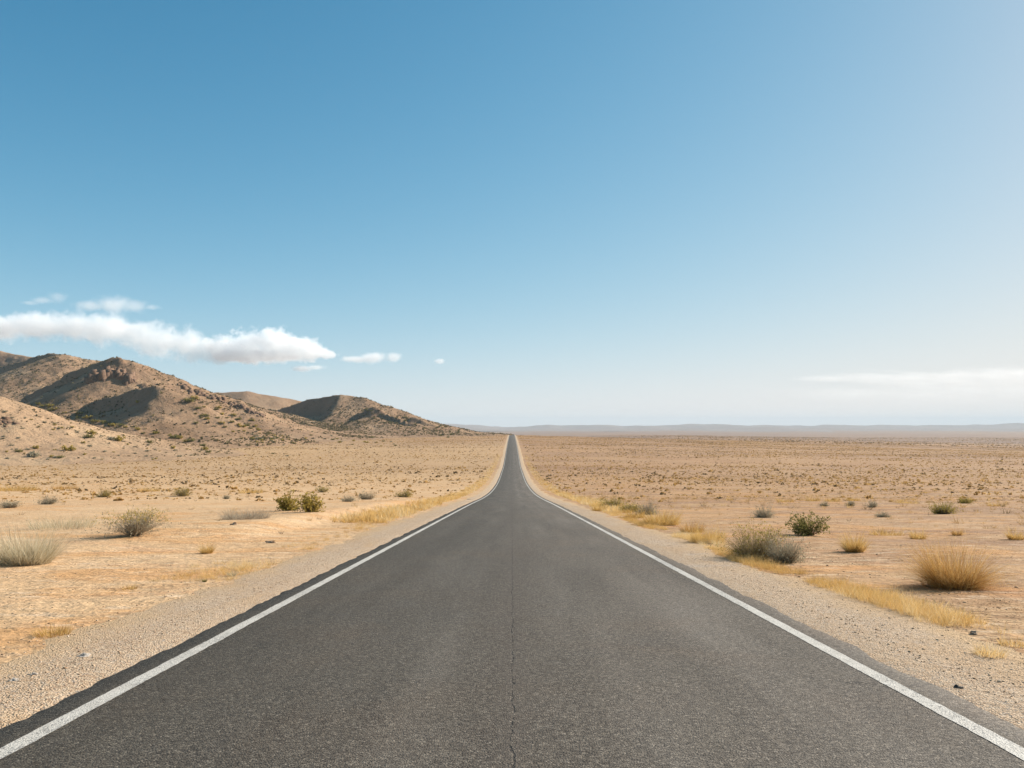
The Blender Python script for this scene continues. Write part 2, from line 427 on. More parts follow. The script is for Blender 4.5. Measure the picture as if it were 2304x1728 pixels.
def mat_hill(name, c0, c1, c2, fleck):
    m, nt = new_mat(name); g = G(nt); p = g.pos(); x, y, z = g.xyz(p)
    a = g.noise(p, .02, 5, .6, .5); b = g.noise(p, .13, 5, .65); c = g.noise(p, .9, 3, .6)
    col = g.ramp(a, [(.3, c0), (.5, c1), (.72, c2)])
    nz = g.n('ShaderNodeNewGeometry').outputs['Normal']; nzz = g.xyz(nz)[2]
    rock = g.map(nzz, .90, .72)
    col = g.mix(g.math('MULTIPLY', rock, .6), col, (.19, .115, .075))
    col = g.mix(g.map(b, .52, .72, 0, .5), col, (.21, .145, .095))
    sp = g.map(g.voro(p, .33), .32, .16)
    sp = g.math('MULTIPLY', sp, g.map(g.noise(p, .06, 3), .35, .6, .25, 1))
    col = g.mix(g.math('MULTIPLY', sp, .5), col, fleck)
    pale = g.map(g.noise(p, .45, 3, .7), .6, .72)
    col = g.mix(g.math('MULTIPLY', pale, .4), col, (.50, .385, .265))
    h = g.math('ADD', g.math('MULTIPLY', b, 2.2), g.math('MULTIPLY', c, .5))
    g.out(col, .97, g.bump(h, .8, 1.0), .08)
    return m
def mat_plant(name, stops, transl=.35):
    m, nt = new_mat(name); g = G(nt)
    at = g.n('ShaderNodeAttribute'); at.attribute_name = 'tint'
    oi = g.n('ShaderNodeObjectInfo')
    f = g.math('ADD', at.outputs['Fac'], g.math('MULTIPLY', g.math('SUBTRACT', oi.outputs['Random'], .5), .12), clamp=True)
    col = g.ramp(f, stops)
    d = g.n('ShaderNodeBsdfDiffuse'); g.l(col, d.inputs[0])
    t = g.n('ShaderNodeBsdfTranslucent'); g.l(col, t.inputs[0])
    mx = g.n('ShaderNodeMixShader'); mx.inputs[0].default_value = transl
    g.l(d.outputs[0], mx.inputs[1]); g.l(t.outputs[0], mx.inputs[2])
    o = g.n('ShaderNodeOutputMaterial'); g.l(mx.outputs[0], o.inputs[0])
    return m
def mat_stone(name, c0, c1, sc1=18, sc2=40, bd=.02):
    m, nt = new_mat(name); g = G(nt); p = g.pos()
    col = g.ramp(g.noise(p, sc1, 5, .65), [(.3, c0), (.7, c1)])
    g.out(col, .9, g.bump(g.noise(p, sc2, 4, .7), .6, bd), .2)
    return m
M_GROUND = mat_ground(); M_GRAVEL = mat_gravel(); M_ASPH = mat_asphalt(); M_PAINT = mat_paint()
M_HILL = mat_hill('hill_earth', (.22, .132, .076), (.295, .183, .107), (.37, .242, .146), (.085, .064, .038))
M_SPUR = mat_hill('pale_hill_earth', (.30, .188, .108), (.385, .248, .147), (.45, .305, .18), (.16, .11, .062))
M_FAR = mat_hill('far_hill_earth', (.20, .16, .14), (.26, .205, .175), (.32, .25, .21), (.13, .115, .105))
M_GOLD = mat_plant('golden_grass', [(0, (.28, .14, .035)), (.35, (.50, .30, .085)), (.7, (.66, .44, .15)), (1, (.74, .55, .25))], .45)
M_VERGE = mat_plant('verge_grass_blade', [(0, (.30, .175, .06)), (.25, (.50, .31, .10)), (.5, (.66, .42, .145)), (.75, (.73, .51, .22)), (1, (.76, .62, .38))], .45)
M_MAT = mat_plant('grey_brush', [(0, (.26, .20, .14)), (.5, (.40, .33, .24)), (1, (.54, .46, .35))], .35)
M_TWIG = mat_plant('dead_twig', [(0, (.10, .055, .028)), (.5, (.22, .125, .06)), (1, (.42, .28, .14))], .0)
M_DRAB = mat_plant('drab_twigs', [(0, (.12, .085, .04)), (.5, (.26, .19, .095)), (1, (.42, .32, .19))], .3)
M_STRAW = mat_plant('straw_stems', [(0, (.24, .115, .035)), (.4, (.46, .25, .07)), (.75, (.60, .37, .125)), (1, (.70, .51, .24))], .45)
M_PALE = mat_plant('pale_dry_grass', [(0, (.36, .28, .16)), (.5, (.58, .48, .31)), (1, (.70, .62, .45))], .45)
M_GREY = mat_plant('grey_twigs', [(0, (.15, .11, .075)), (.5, (.31, .245, .17)), (1, (.47, .39, .28))], .25)
M_GREYL = mat_plant('grey_sage_leaf', [(0, (.20, .17, .11)), (.5, (.34, .30, .20)), (1, (.46, .41, .29))], .4)
M_OLIVE = mat_plant('olive_leaf', [(0, (.16, .125, .03)), (.45, (.33, .255, .06)), (.8, (.47, .345, .08)), (1, (.58, .40, .10))], .5)
M_GREEN = mat_plant('dull_green_leaf', [(0, (.09, .088, .03)), (.5, (.19, .17, .055)), (1, (.31, .26, .085))])
M_BARK = mat_plant('dark_bark', [(0, (.09, .06, .04)), (1, (.24, .18, .12))], .0)
M_SCRUB = mat_plant('plain_scrub', [(0, (.11, .085, .05)), (.25, (.21, .15, .08)), (.5, (.38, .23, .085)), (.8, (.54, .335, .125)), (1, (.62, .43, .20))], .42)
M_HSCRUB = mat_plant('hill_scrub', [(0, (.055, .05, .028)), (.4, (.11, .095, .045)), (.75, (.20, .16, .08)), (1, (.30, .23, .11))])
M_PEB = mat_plant('pebble_stone', [(0, (.30, .18, .10)), (.4, (.44, .30, .19)), (.75, (.54, .41, .28)), (1, (.56, .48, .40))], .0)
M_DSTONE = mat_stone('dark_stone', (.035, .03, .028), (.09, .08, .07))
M_PSTONE = mat_stone('pale_stone', (.36, .30, .25), (.60, .53, .45))
M_BSTONE = mat_stone('brown_stone', (.27, .19, .13), (.44, .33, .235))
M_CLIFF = mat_stone('cliff_rock', (.11, .062, .04), (.235, .148, .095), 1.1, 2.2, .25)

# ------------------------------------------------------------------ setting: ground, gravel, road, paint
t = np.linspace(0, 1, 760)
YROW = -22+30*(np.exp(t*6.6)-1)/1.0
YROW = YROW[YROW < 22000]
u = np.linspace(-1, 1, 461); u = np.sign(u)*np.abs(u)**1.15
YY = np.repeat(YROW[:, None], len(u), 1)
XX = u[None, :]*(26+.92*np.clip(YY, 0, None))
ZZ = ground(XX, YY)
kind(mesh_obj('ground', np.stack([XX, YY, ZZ], -1).reshape(-1, 3), grid_faces(*XX.shape), M_GROUND, smooth=True), 'structure')

RY = YROW[YROW < 1110]
def strip(name, xs, z_off, mat, edge=None, ys=RY):
    n = len(ys); k = len(xs)
    X = np.repeat(np.asarray(xs)[None, :], n, 0).astype(float)
    Y = np.repeat(ys[:, None], k, 1)
    if edge is not None: X = X+edge(X, Y)
    Z = zroad(Y)+np.asarray(z_off)[None, :]
    return kind(mesh_obj(name, np.stack([X, Y, Z], -1).reshape(-1, 3), grid_faces(n, k), mat, smooth=True), 'structure')
# finer rows for ragged edges close to the camera
FY = np.concatenate([np.arange(-20, 45, .09), YROW[(YROW > 45) & (YROW < 1110)]])
def edge_rag(X, Y):
    s = np.sign(X); o = (np.abs(X) > 3.5)
    return s*o*(.07*fbm(Y*1.3+s*40, 0*Y, 401, 4)+.03*fbm(Y*7+s*90, 0*Y, 407, 3))
xs = [-3.66, -3.58, -3.3, -2.4, -1.2, 0, 1.2, 2.4, 3.3, 3.58, 3.66]
zo = [-.035, .018, .025, .035, .05, .055, .05, .035, .025, .018, -.035]
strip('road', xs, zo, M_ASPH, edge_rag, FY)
def zcrown(x): return float(np.interp(abs(x), [0, 1.2, 2.4, 3.3, 3.58], [.055, .05, .035, .025, .018]))
for s in (-1, 1):
    def line_rag(X, Y): return .007*fbm(Y*3+s*17, X*30, 421, 3)+.006*fbm(Y*13+s*17, X*30, 423, 2)
    a, b = 3.17, 3.31
    strip('road_line', sorted([s*a, s*b]), [zcrown(a)+.004]*2, M_PAINT, line_rag, FY)
    def grav_rag(X, Y):
        o = (np.abs(X) > 4.9)
        return s*o*(.45*fbm(Y*.22+s*9, 0*Y, 431, 4)+.26*fbm(Y*1.1+s*5, 0*Y, 437, 4))
    gx = [3.40, 3.72, 4.1, 4.6, 5.0, 5.35]; gz = [-.045, .004, .010, .012, .010, -.02]
    if s < 0: gx = [-q for q in gx][::-1]; gz = gz[::-1]
    strip('gravel_shoulder', gx, gz, M_GRAVEL, grav_rag, FY)

# ------------------------------------------------------------------ setting: hills
def hill_mesh(name, fn, x0, x1, y0, y1, step, mat, stepy=None):
    xs = np.arange(x0, x1+step, step); ys = np.arange(y0, y1, stepy or step)
    X, Y = np.meshgrid(xs, ys)
    Z = fn(X, Y)
    gz = ground(X, Y)
    keep = Z > gz-1.0
    F_ = grid_faces(*X.shape)
    kk = keep.ravel()
    F_ = F_[kk[F_].any(1)]
    used = np.unique(F_); mp = np.zeros(X.size, int); mp[used] = np.arange(len(used))
    V = np.stack([X, Y, Z], -1).reshape(-1, 3)[used]
    return kind(mesh_obj(name, V, mp[F_], mat, smooth=True), 'structure')
hill_mesh('hill', main_hill, -1250, 60, 400, 1620, 2.5, M_HILL)
hill_mesh('hill', spur_hill, -620, -20, 260, 640, 1.8, M_SPUR)
hill_mesh('hill', second_hill, -620, 90, 860, 1480, 2.4, M_HILL)
hill_mesh('hill', third_hill, -1300, -100, 1300, 2050, 6, M_HILL)
hill_mesh('far_hills', far_hills, -9000, 15000, 8000, 15500, 75, M_FAR, 60)

# ------------------------------------------------------------------ plant geometry
def blades(n, r0, hmin, hmax, spread, curve, width, seg=3, flat=1.0, tmin=0., tmax=1., jit=.10, core=.35, env=None, lobes=0):
    """n thin tapering blades fanning from a crown of radius r0; env=(R, h) gives a half-ellipsoid outline;
    returns verts, quads, tint, centre lines"""
    phi = rng.uniform(0, 2*np.pi, n)
    th = spread*(core*rng.uniform(0, 1, n)+(1-core)*np.sqrt(rng.uniform(0, 1, n)))
    lf = np.ones(n)
    if lobes:
        lp = rng.uniform(0, 2*np.pi, lobes)+np.arange(lobes)*2.4; lt = spread*np.sqrt(rng.uniform(.02, 1, lobes)); ll = rng.uniform(.72, 1.12, lobes)
        k = rng.integers(0, lobes, n)
        phi = lp[k]+rng.normal(0, .38, n)/np.maximum(.35, np.sin(lt[k])+.2)*.8; th = lt[k]+rng.normal(0, .17, n); lf = ll[k]
    th = th+rng.normal(0, jit, n)
    th = np.clip(np.abs(th), 0, 1.5)
    rr = r0*np.sqrt(rng.uniform(0, 1, n))
    a0 = phi+rng.normal(0, 1.0, n)
    px = rr*np.cos(a0); py = rr*np.sin(a0)*flat; pz = np.full(n, -.02)
    cv = curve*rng.uniform(.3, 1.3, n)
    if env is None:
        L = rng.uniform(hmin, hmax, n)*(1-.18*np.abs(th))
    else:
        te = np.clip(th+cv*.5, 0, 1.55)
        L = lf*rng.uniform(hmin, hmax, n)/np.sqrt((np.sin(te)/env[0])**2+(np.cos(te)/env[1])**2)
    wd = phi+np.pi/2+rng.normal(0, .9, n)
    W = width*rng.uniform(.6, 1.4, n)
    V = np.zeros((n, seg+1, 2, 3))
    x, y, z = px, py, pz
    ph = phi.copy()
    for k in range(seg+1):
        w = W*(1-.85*k/seg)*.5
        V[:, k, 0] = np.stack([x-np.cos(wd)*w, y-np.sin(wd)*w, z], 1)
        V[:, k, 1] = np.stack([x+np.cos(wd)*w, y+np.sin(wd)*w, z], 1)
        tt = np.clip(th+cv*(k+.5)/seg, -.2, 2.1)
        dl = L/seg
        x = x+np.sin(tt)*np.cos(ph)*dl; y = y+np.sin(tt)*np.sin(ph)*dl*flat; z = np.maximum(z+np.cos(tt)*dl, .01)
        ph = ph+rng.normal(0, .10, n)
    base = np.arange(n)[:, None]*(2*(seg+1))+np.arange(seg)[None, :]*2
    base = base.ravel()
    Q = np.stack([base, base+1, base+3, base+2], 1)
    tb = rng.uniform(tmin, tmax, n)
    T = np.repeat(tb[:, None], 2*(seg+1), 1)
    return V.reshape(-1, 3), Q, T.ravel(), V.mean(2)
def leaves(pts, n, size, sp, tmin=0., tmax=1., aspect=.55):
    c = pts[rng.integers(0, len(pts), n)]+rng.normal(0, sp, (n, 3))
    c[:, 2] = np.maximum(c[:, 2], .02)
    a = rng.normal(size=(n, 3)); a[:, 2] = np.abs(a[:, 2])+.4; a /= np.linalg.norm(a, axis=1)[:, None]
    b = np.cross(a, rng.normal(size=(n, 3))); b /= np.linalg.norm(b, axis=1)[:, None]
    s = size*rng.uniform(.6, 1.4, n)[:, None]
    V = np.stack([c-a*s, c+b*s*aspect, c+a*s, c-b*s*aspect], 1)
    Q = np.arange(n*4).reshape(n, 4)
    T = np.repeat(rng.uniform(tmin, tmax, n), 4)
    return V.reshape(-1, 3), Q, T
def join(parts):
    Vs, Qs, Ts = [], [], []; o = 0
    for p in parts:
        Vs.append(p[0]); Qs.append(p[1]+o); Ts.append(p[2]); o += len(p[0])
    return np.concatenate(Vs), np.concatenate(Qs), np.concatenate(Ts)
def empty(name, loc, rz=0.0, s=1.0):
    o = bpy.data.objects.new(name, None); link(o); o.location = loc; o.rotation_euler = (0, 0, rz)
    o.scale = (s, s, s) if not isinstance(s, tuple) else s
    o.empty_display_size = .2
    return o
def size_at(px, py, wpx, hpx):
    X, Y, Z = hit(px, py)
    return (X, Y, Z), wpx/F*Y, hpx/F*Y

def shrub(px, py, wpx, hpx, style, label, dens=1.0, name='shrub', group=None):
    loc, w, h = size_at(px, py, wpx, hpx)
    R = w/2
    loc = (loc[0], loc[1]+R*.35, float(surface(np.array([loc[0]]), np.array([loc[1]+R*.35]))[0]))
    root = empty(name, loc); tag(root, label, 'shrub', group)
    mm = max(loc[1]/12.0, 1.0)       # thicker twigs where a pixel covers more ground
    lw = .005*mm**.75
    E = (R*(1.5 if style == 'rabbit' else 1.14), h*1.06)
    if style == 'rabbit':    # grey fan of stems with yellowish tips
        b = blades(int(620*dens), R*.10, .6, 1.02, 1.2, .06, lw*1.7, 4, tmin=.35, tmax=1, env=E, lobes=26, core=.2)
        mesh_obj('stems', b[0], b[1], M_GREY, root, b[2])
        tips = b[3][:, 2:, :].reshape(-1, 3)
        l1 = leaves(tips, int(2200*dens), .014*mm**.5, R*.02, .2, 1)
        mesh_obj('foliage', l1[0], l1[1], M_GREYL, root, l1[2])
        top = b[3][:, -1, :]; top = top[top[:, 2] > h*.5]
        l2 = leaves(top, int(1300*dens), .0125*mm**.5, R*.025, .45, 1)
        mesh_obj('flower_heads', l2[0], l2[1], M_OLIVE, root, l2[2])
    elif style in ('creosote', 'greenbush'):
        b = blades(int(150*dens), R*.14, .62, 1.05, 1.2, .02, lw*2.0, 4, tmin=.1, tmax=.9, env=E, lobes=18, core=.2)
        mesh_obj('branches', b[0], b[1], M_BARK, root, b[2])
        c = b[3]
        pts = np.concatenate([c[:, 2], c[:, 3], c[:, 4], c[:, 4], .5*(c[:, 3]+c[:, 4])])
        l1 = leaves(pts, int(2300*dens), .021*mm**.5, R*.05, 0, 1)
        m = M_OLIVE if style == 'creosote' else M_GREEN
        mesh_obj('foliage', l1[0], l1[1], m, root, l1[2])
    elif style == 'drab':    # fine brownish twigs, thin olive tops
        b = blades(int(1900*dens), R*.35, .5, 1.05, 1.28, .14, lw*1.35, 4, tmin=.0, tmax=1, env=E, lobes=30)
        mesh_obj('stems', b[0], b[1], M_DRAB, root, b[2])
        pts = b[3][:, 3:, :].reshape(-1, 3)
        l1 = leaves(pts, int(1300*dens), .013*mm**.5, R*.03, 0, .35)
        top = b[3][:, -1, :]; top = top[top[:, 2] > h*.6]
        l1 = join([l1, leaves(top, int(700*dens), .013*mm**.5, R*.03, .0, .6)])
        mesh_obj('foliage', l1[0], l1[1], M_OLIVE, root, l1[2])
    elif style == 'oliveshrub':
        b = blades(int(800*dens), R*.30, .55, 1.02, 1.25, .14, lw*1.2, 4, tmin=.0, tmax=.8, env=E, lobes=26)
        mesh_obj('stems', b[0], b[1], M_GREY, root, b[2])
        pts = b[3][:, 2:, :].reshape(-1, 3)
        l1 = leaves(pts, int(3000*dens), .016*mm**.5, R*.04, 0, .8)
        mesh_obj('foliage', l1[0], l1[1], M_OLIVE, root, l1[2])
    else:                    # 'greyshrub'
        b = blades(int(1000*dens), R*.30, .5, 1.02, 1.30, .16, lw*1.1, 4, tmin=.1, tmax=1, env=E, lobes=24)
        mesh_obj('stems', b[0], b[1], M_GREY, root, b[2])
        pts = b[3][:, 2:, :].reshape(-1, 3)
        l1 = leaves(pts, int(1700*dens), .014*mm**.5, R*.04, .0, .9)
        mesh_obj('foliage', l1[0], l1[1], M_GREYL, root, l1[2])
    return root
def clump(px, py, wpx, hpx, mat, label, n=900, spread=None, curve=.35, name='grass_clump', group=None, flat=1.0, base=.22, tm=(0, 1), wk=1.0):
    loc, w, h = size_at(px, py, wpx, hpx)
    R = w/2
    yy = loc[1]+R*.3
    loc = (loc[0], yy, float(surface(np.array([loc[0]]), np.array([yy]))[0]))
    mm = max(loc[1]/12.0, 1.0)
    ang = spread if spread is not None else 1.05
    b = blades(n, R*base, .35, 1.10, ang, curve, .0045*wk*mm**.8, 4, flat=flat, tmin=tm[0], tmax=tm[1], env=(max(R*(1-base*.8), h*.35), h*1.22))
    o = mesh_obj(name, b[0], b[1], mat, None, b[2])
    o.location = loc
    return tag(o, label, 'grass', group)

# ---- left of the road
clump(40, 1272, 215, 92, M_PALE, 'large pale silvery bunch of dry grass cut by the left picture edge', 2300, spread=1.1, curve=.25, base=.45, wk=1.4)
shrub(288, 1209, 152, 66, 'rabbit', 'wide grey twiggy shrub with yellowish tips and long shadow left of the road')
shrub(646, 1149, 58, 46, 'creosote', 'olive gold bush standing left and behind its twin near the road bank')
shrub(690, 1153, 60, 44, 'creosote', 'olive gold bush standing right and in front of its twin near the road bank')
shrub(103, 1135, 52, 24, 'greyshrub', 'low round grey bush on pale sand behind the wide twiggy shrub', .5)
shrub(18, 1143, 64, 19, 'greyshrub', 'flat grey bush at the left picture edge behind the silvery grass', .5)
shrub(231, 1119, 33, 26, 'oliveshrub', 'small round yellow green bush left of centre on the pale sand flat', .5)
shrub(407, 1117, 46, 28, 'oliveshrub', 'yellow green bush with dark base, between the sand flat and foot of the hills', .5)
clump(545, 1169, 160, 24, M_MAT, 'long low mat of grey brush in front of the olive gold pair', 1500, spread=1.25, curve=.3, base=.6)
clump(462, 1246, 62, 32, M_GOLD, 'small orange gold tuft alone on sand right of the wide twiggy shrub', 500, base=.35)
clump(520, 1297, 36, 20, M_PALE, 'small dull tuft at the left gravel edge', 260, base=.4)
clump(459, 1310, 18, 11, M_GREEN, 'tiny dark green tuft at the left gravel edge', 160, base=.4)
clump(125, 1190, 170, 30, M_PALE, 'thin pale grass patch behind the silvery bunch and the twiggy shrub', 900, spread=.8, base=.8)
shrub(826, 1124, 54, 24, 'greyshrub', 'grey green rounded bush just left of the roadside grass band', .5)
shrub(782, 1129, 42, 15, 'greyshrub', 'pale grey cushion beside the grey green rounded bush', .35)
shrub(908, 1119, 46, 18, 'oliveshrub', 'rusty gold low bush nearest the road bend on the left', .4)
shrub(725, 1108, 40, 15, 'oliveshrub', 'dull olive low bush right behind the olive gold pair', .3)
shrub(508, 1123, 18, 14, 'greyshrub', 'tiny dark grey bush alone on the sand left of the olive gold pair', .25)
clump(110, 1432, 100, 36, M_GOLD, 'thin golden tuft on the near gravel edge at far left', 420, spread=.9, base=.7)
clump(288, 1327, 50, 17, M_GOLD, 'sparse orange dry tuft lying on the bare sand at left', 160, spread=1.1, base=.6)
clump(20, 1105, 130, 14, M_GOLD, 'long golden grass patch at the left edge on the sand flat', 800, spread=.9, base=.7)
clump(140, 1101, 70, 13, M_STRAW, 'olive tan grass patch left of the small yellow green bush', 420, spread=.8, base=.8)
clump(330, 1106, 60, 12, M_GOLD, 'golden grass patch between the two yellow green bushes', 420, spread=.8, base=.8)
clump(560, 1110, 70, 12, M_GOLD, 'golden grass patch left of and behind the olive gold pair', 420, spread=.8, base=.8)
# ---- right of the road
fountain = empty('grass_clump', (0, 0, 0))
tag(fountain, 'big straw brown fountain of stems with dark shadow at right', 'grass')
(fx_, fy_, fz_), fw_, fh_ = size_at(2168, 1327, 272, 122)
fy_ += fw_*.15; fz_ = float(surface(np.array([fx_]), np.array([fy_]))[0])
fountain.location = (fx_, fy_, fz_)
b = blades(3600, fw_*.14, .45, 1.12, 1.22, .22, .0050, 5, tmin=0, tmax=1, env=(fw_*.46, fh_*1.12), lobes=34, core=.3, jit=.14)
mesh_obj('stems', b[0], b[1], M_STRAW, fountain, b[2])
tp = b[3][:, -1, :]
l2 = leaves(tp, 3800, .0075, .022, .5, 1, .35)
mesh_obj('seed_heads', l2[0], l2[1], M_STRAW, fountain, l2[2])
b = blades(420, fw_*.24, .25, .7, 1.45, .1, .005, 4, tmin=.2, tmax=1, env=(fw_*.52, fh_*.5), jit=.1)
mesh_obj('fallen_stems', b[0], b[1], M_STRAW, fountain, b[2])
shrub(1706, 1259, 150, 80, 'drab', 'dense olive brown shrub beside the right gravel edge, left of a grey brown one')
shrub(1772, 1267, 122, 70, 'greyshrub', 'grey brown wiry shrub joined to the dense olive brown one', 1.3)
shrub(1828, 1205, 92, 56, 'greenbush', 'dark green open branched bush behind the olive and grey brown shrubs')
clump(1928, 1243, 92, 60, M_GOLD, 'bright golden upright tuft right of the dark green open bush', 1300, base=.35)
shrub(1722, 1165, 52, 37, 'greyshrub', 'grey bush on bare soil behind the dense olive shrub', .6)
shrub(2128, 1157, 68, 32, 'oliveshrub', 'grey olive bush standing alone on the far right flat', .6)
clump(1492, 1182, 120, 42, M_GOLD, 'thick golden mound of grass with dark foot beside the right shoulder', 1700, base=.6)
clump(1598, 1222, 110, 50, M_GOLD, 'pale golden mound between the thick golden mound and the olive shrub', 1500, base=.6, tm=(.4, 1))
clump(1560, 1198, 80, 40, M_STRAW, 'brownish tuft rising behind the pale golden mound', 700, base=.6)
shrub(1456, 1158, 52, 40, 'greyshrub', 'grey leafy bush in the grass row along the right shoulder', .6)
shrub(1376, 1143, 66, 26, 'oliveshrub', 'green gold low bush in the roadside row, nearest the bend of two', .5)
shrub(1418, 1152, 52, 22, 'oliveshrub', 'green gold low bush in the roadside row, beside the grey leafy bush', .5)
clump(1430, 1166, 66, 28, M_GOLD, 'orange gold tuft at the foot of the grey leafy bush', 700, base=.6)
clump(1352, 1150, 60, 22, M_GOLD, 'orange gold tuft nearest the road bend on the right', 500, base=.6)
for (px, py, w, h, lab) in ((1856, 1139, 22, 14, 'small dark grey bush leftmost of three in a row on the right flat'), (1918, 1139, 28, 15, 'small dark grey bush in the middle of three on the right flat'),
                            (1966, 1142, 32, 16, 'small dark grey bush rightmost of three in a row on the right flat'), (1989, 1164, 34, 16, 'small dark grey bush lying nearer than the row of three at right')):
    shrub(px, py, w, h, 'greyshrub', lab, .3)
clump(2070, 1213, 60, 32, M_GOLD, 'golden tuft right behind the upright golden tuft', 500, base=.5)
clump(2002, 1205, 90, 26, M_GOLD, 'sparse golden haze of grass between two tufts', 420, base=.8)
clump(2157, 1205, 44, 22, M_STRAW, 'small orange tuft with pale stones, above the straw brown fountain', 360, base=.4)
clump(2292, 1215, 66, 30, M_GOLD, 'yellow olive tuft cut by the right picture edge', 500, base=.4)
for (px, py, w, h, lab) in ((1769, 1130, 52, 16, 'low golden tuft leftmost in the distant row on the right flat'), (1832, 1128, 46, 17, 'low golden tuft second in the distant row on the right flat'),
                            (1874, 1129, 46, 18, 'low golden tuft third in the distant row on the right flat'), (1922, 1127, 40, 15, 'low golden tuft fourth in the distant row on the right flat'),
                            (2046, 1133, 66, 15, 'long low golden tuft behind the grey olive bush, to its left'), (2246, 1139, 52, 16, 'low golden tuft near the right edge behind the grey olive bush')):
    clump(px, py, w, h, M_GOLD, lab, 260, base=.7)
shrub(2173, 1133, 34, 16, 'oliveshrub', 'low olive bush just right of and behind the grey olive one', .35)
clump(2236, 1481, 96, 44, M_VERGE, 'pale yellow tuft on gravel in the lower right corner', 420, spread=.95, base=.6, tm=(.5, 1))
clump(2285, 1455, 80, 40, M_VERGE, 'thin golden tuft at the lower right picture edge', 260, spread=.9, base=.7)

# ---- countable bushes further out on the flats and on the slopes: copies of two bush kinds
def small_bush(style, mat_leaf):
    root = empty('shrub', (0, 0, -50))
    b = blades(40, .12, .6, 1.0, 1.2, .08, .035, 3, tmin=.1, tmax=.9, core=.2, env=(.75, .62), lobes=9)
    mesh_obj('branches', b[0], b[1], M_BARK, root, b[2])
    pts = b[3][:, 1:, :].reshape(-1, 3)
    l1 = leaves(pts, 420, .085, .07, 0, 1)
    mesh_obj('foliage', l1[0], l1[1], mat_leaf, root, l1[2])
    return root
PROTO = [small_bush('a', M_GREEN), small_bush('b', M_OLIVE), small_bush('c', M_GREYL)]
USED = [False]*3
def place_bush(k, px, py, wpx, label, group=None, hr=.75):
    X, Y, Z = hit(px, py)
    w = wpx*1.3/F*Y
    src = PROTO[k]
    if USED[k]:
        o = src.copy(); link(o)
        for ch in src.children:
            c = ch.copy(); link(c); c.parent = o
    else:
        o = src; USED[k] = True
    o.location = (X, Y+.2, Z-.05); o.rotation_euler = (0, 0, random.uniform(0, 6.28))
    o.scale = (w/1.5, w/1.5, w/1.5*hr/.75)
    for q in ('group',):
        if q in o: del o[q]
    return tag(o, label, 'shrub', group)
SINGLE = [(0, 40, 1017, 15, 'dark green bush low at the foot of the pale spur, near the left edge'),
          (1, 80, 1009, 15, 'olive bush above the dark green one at the foot of the pale spur'),
          (2, 74, 1028, 27, 'flat brown bush under the olive one at the foot of the pale spur'),
          (1, 115, 1029, 11, 'small olive bush beside the dark one, low at the foot of the pale spur'),
          (0, 135, 1031, 15, 'dark green bush rightmost in the lowest row under the pale spur'),
          (1, 152, 1014, 25, 'wide olive brown bush mid way along the foot of the pale spur'),
          (0, 199, 984, 18, 'dark half of the largest bush pair on the pale spur'),
          (1, 206, 977, 20, 'yellow green half of the largest bush pair on the pale spur'),
          (1, 268, 992, 24, 'broad yellow green bush on the pale spur right of the largest pair'),
          (2, 251, 990, 16, 'dull bush touching the broad yellow green one on the pale spur'),
          (0, 335, 996, 14, 'small dark bush on the lower right end of the pale spur'),
          (1, 389, 1009, 13, 'small olive bush on the toe of the pale spur'),
          (1, 461, 1012, 14, 'olive bush left of its dark partner on the flat past the spur'),
          (0, 470, 1018, 12, 'dark bush right of its olive partner on the flat past the spur'),
          (0, 423, 905, 22, 'large dark green bush highest in the green streak on the big hill'),
          (1, 437, 899, 17, 'yellow green bush just above the highest dark one on the big hill'),
          (1, 310, 906, 12, 'yellow bush alone on the shaded lower slope of the big hill'),
          (0, 392, 986, 20, 'dark green bush at the seam between pale spur and big hill, middle of a row'),
          (0, 430, 994, 18, 'dark green bush right end of the row between spur and big hill'),
          (0, 352, 976, 13, 'dark green bush left end of the row between spur and big hill')]
for k, px, py, w, lab in SINGLE: place_bush(k, px, py, w, lab)
r2 = random.Random(5)
# green streak running down the right flank of the big hill
for i in range(70):
    tt = r2.random()
    px = 448+tt*190+r2.gauss(0, 16); py = 915+tt*85+r2.gauss(0, 12)
    place_bush(r2.choice((0, 0, 1, 2)), px, py, r2.uniform(7, 13)*(1-.25*tt), 'small green bush among many in the streak down the big hill\'s right flank', 'bushes in the green streak on the big hill')
# the seam between pale spur and big hill
for i in range(34):
    tt = r2.random()
    px = 60+tt*400; py = np.interp(px, [60, 150, 230, 300, 460], [905, 932, 954, 970, 1004])+r2.gauss(0, 3)-2
    place_bush(r2.choice((0, 1, 1)), px, py, r2.uniform(8, 15), 'green bush in the line along the top of the pale spur', 'bushes along the seam of the pale spur')
# scattered over the spur front
for i in range(60):
    px = r2.uniform(0, 430); lo = np.interp(px, [0, 150, 300, 430], [915, 955, 985, 1008])
    py = r2.uniform(lo+4, 1036)
    place_bush(r2.choice((2, 2, 1)), px, py, r2.uniform(5, 10), 'little brown bush dotted on the front of the pale spur', 'bushes dotted on the pale spur')
# hill two
for i in range(40):
    tt = r2.random(); px = 800+tt*240; py = np.interp(px, [780, 900, 1040], [900, 935, 968])+r2.uniform(2, 26)
    place_bush(0, px, py, r2.uniform(4, 7), 'dark bush speck on the sunny flank of the smaller hill', 'bushes on the smaller hill')
# toe of the big hill towards the flat
for i in range(40):
    px = r2.uniform(560, 900); py = np.interp(px, [560, 700, 900], [985, 990, 1000])+r2.gauss(0, 6)
    place_bush(r2.choice((0, 1, 2)), px, py, r2.uniform(5, 9), 'dark bush speck where the big hill runs out onto the flat', 'bushes on the toe of the big hill')

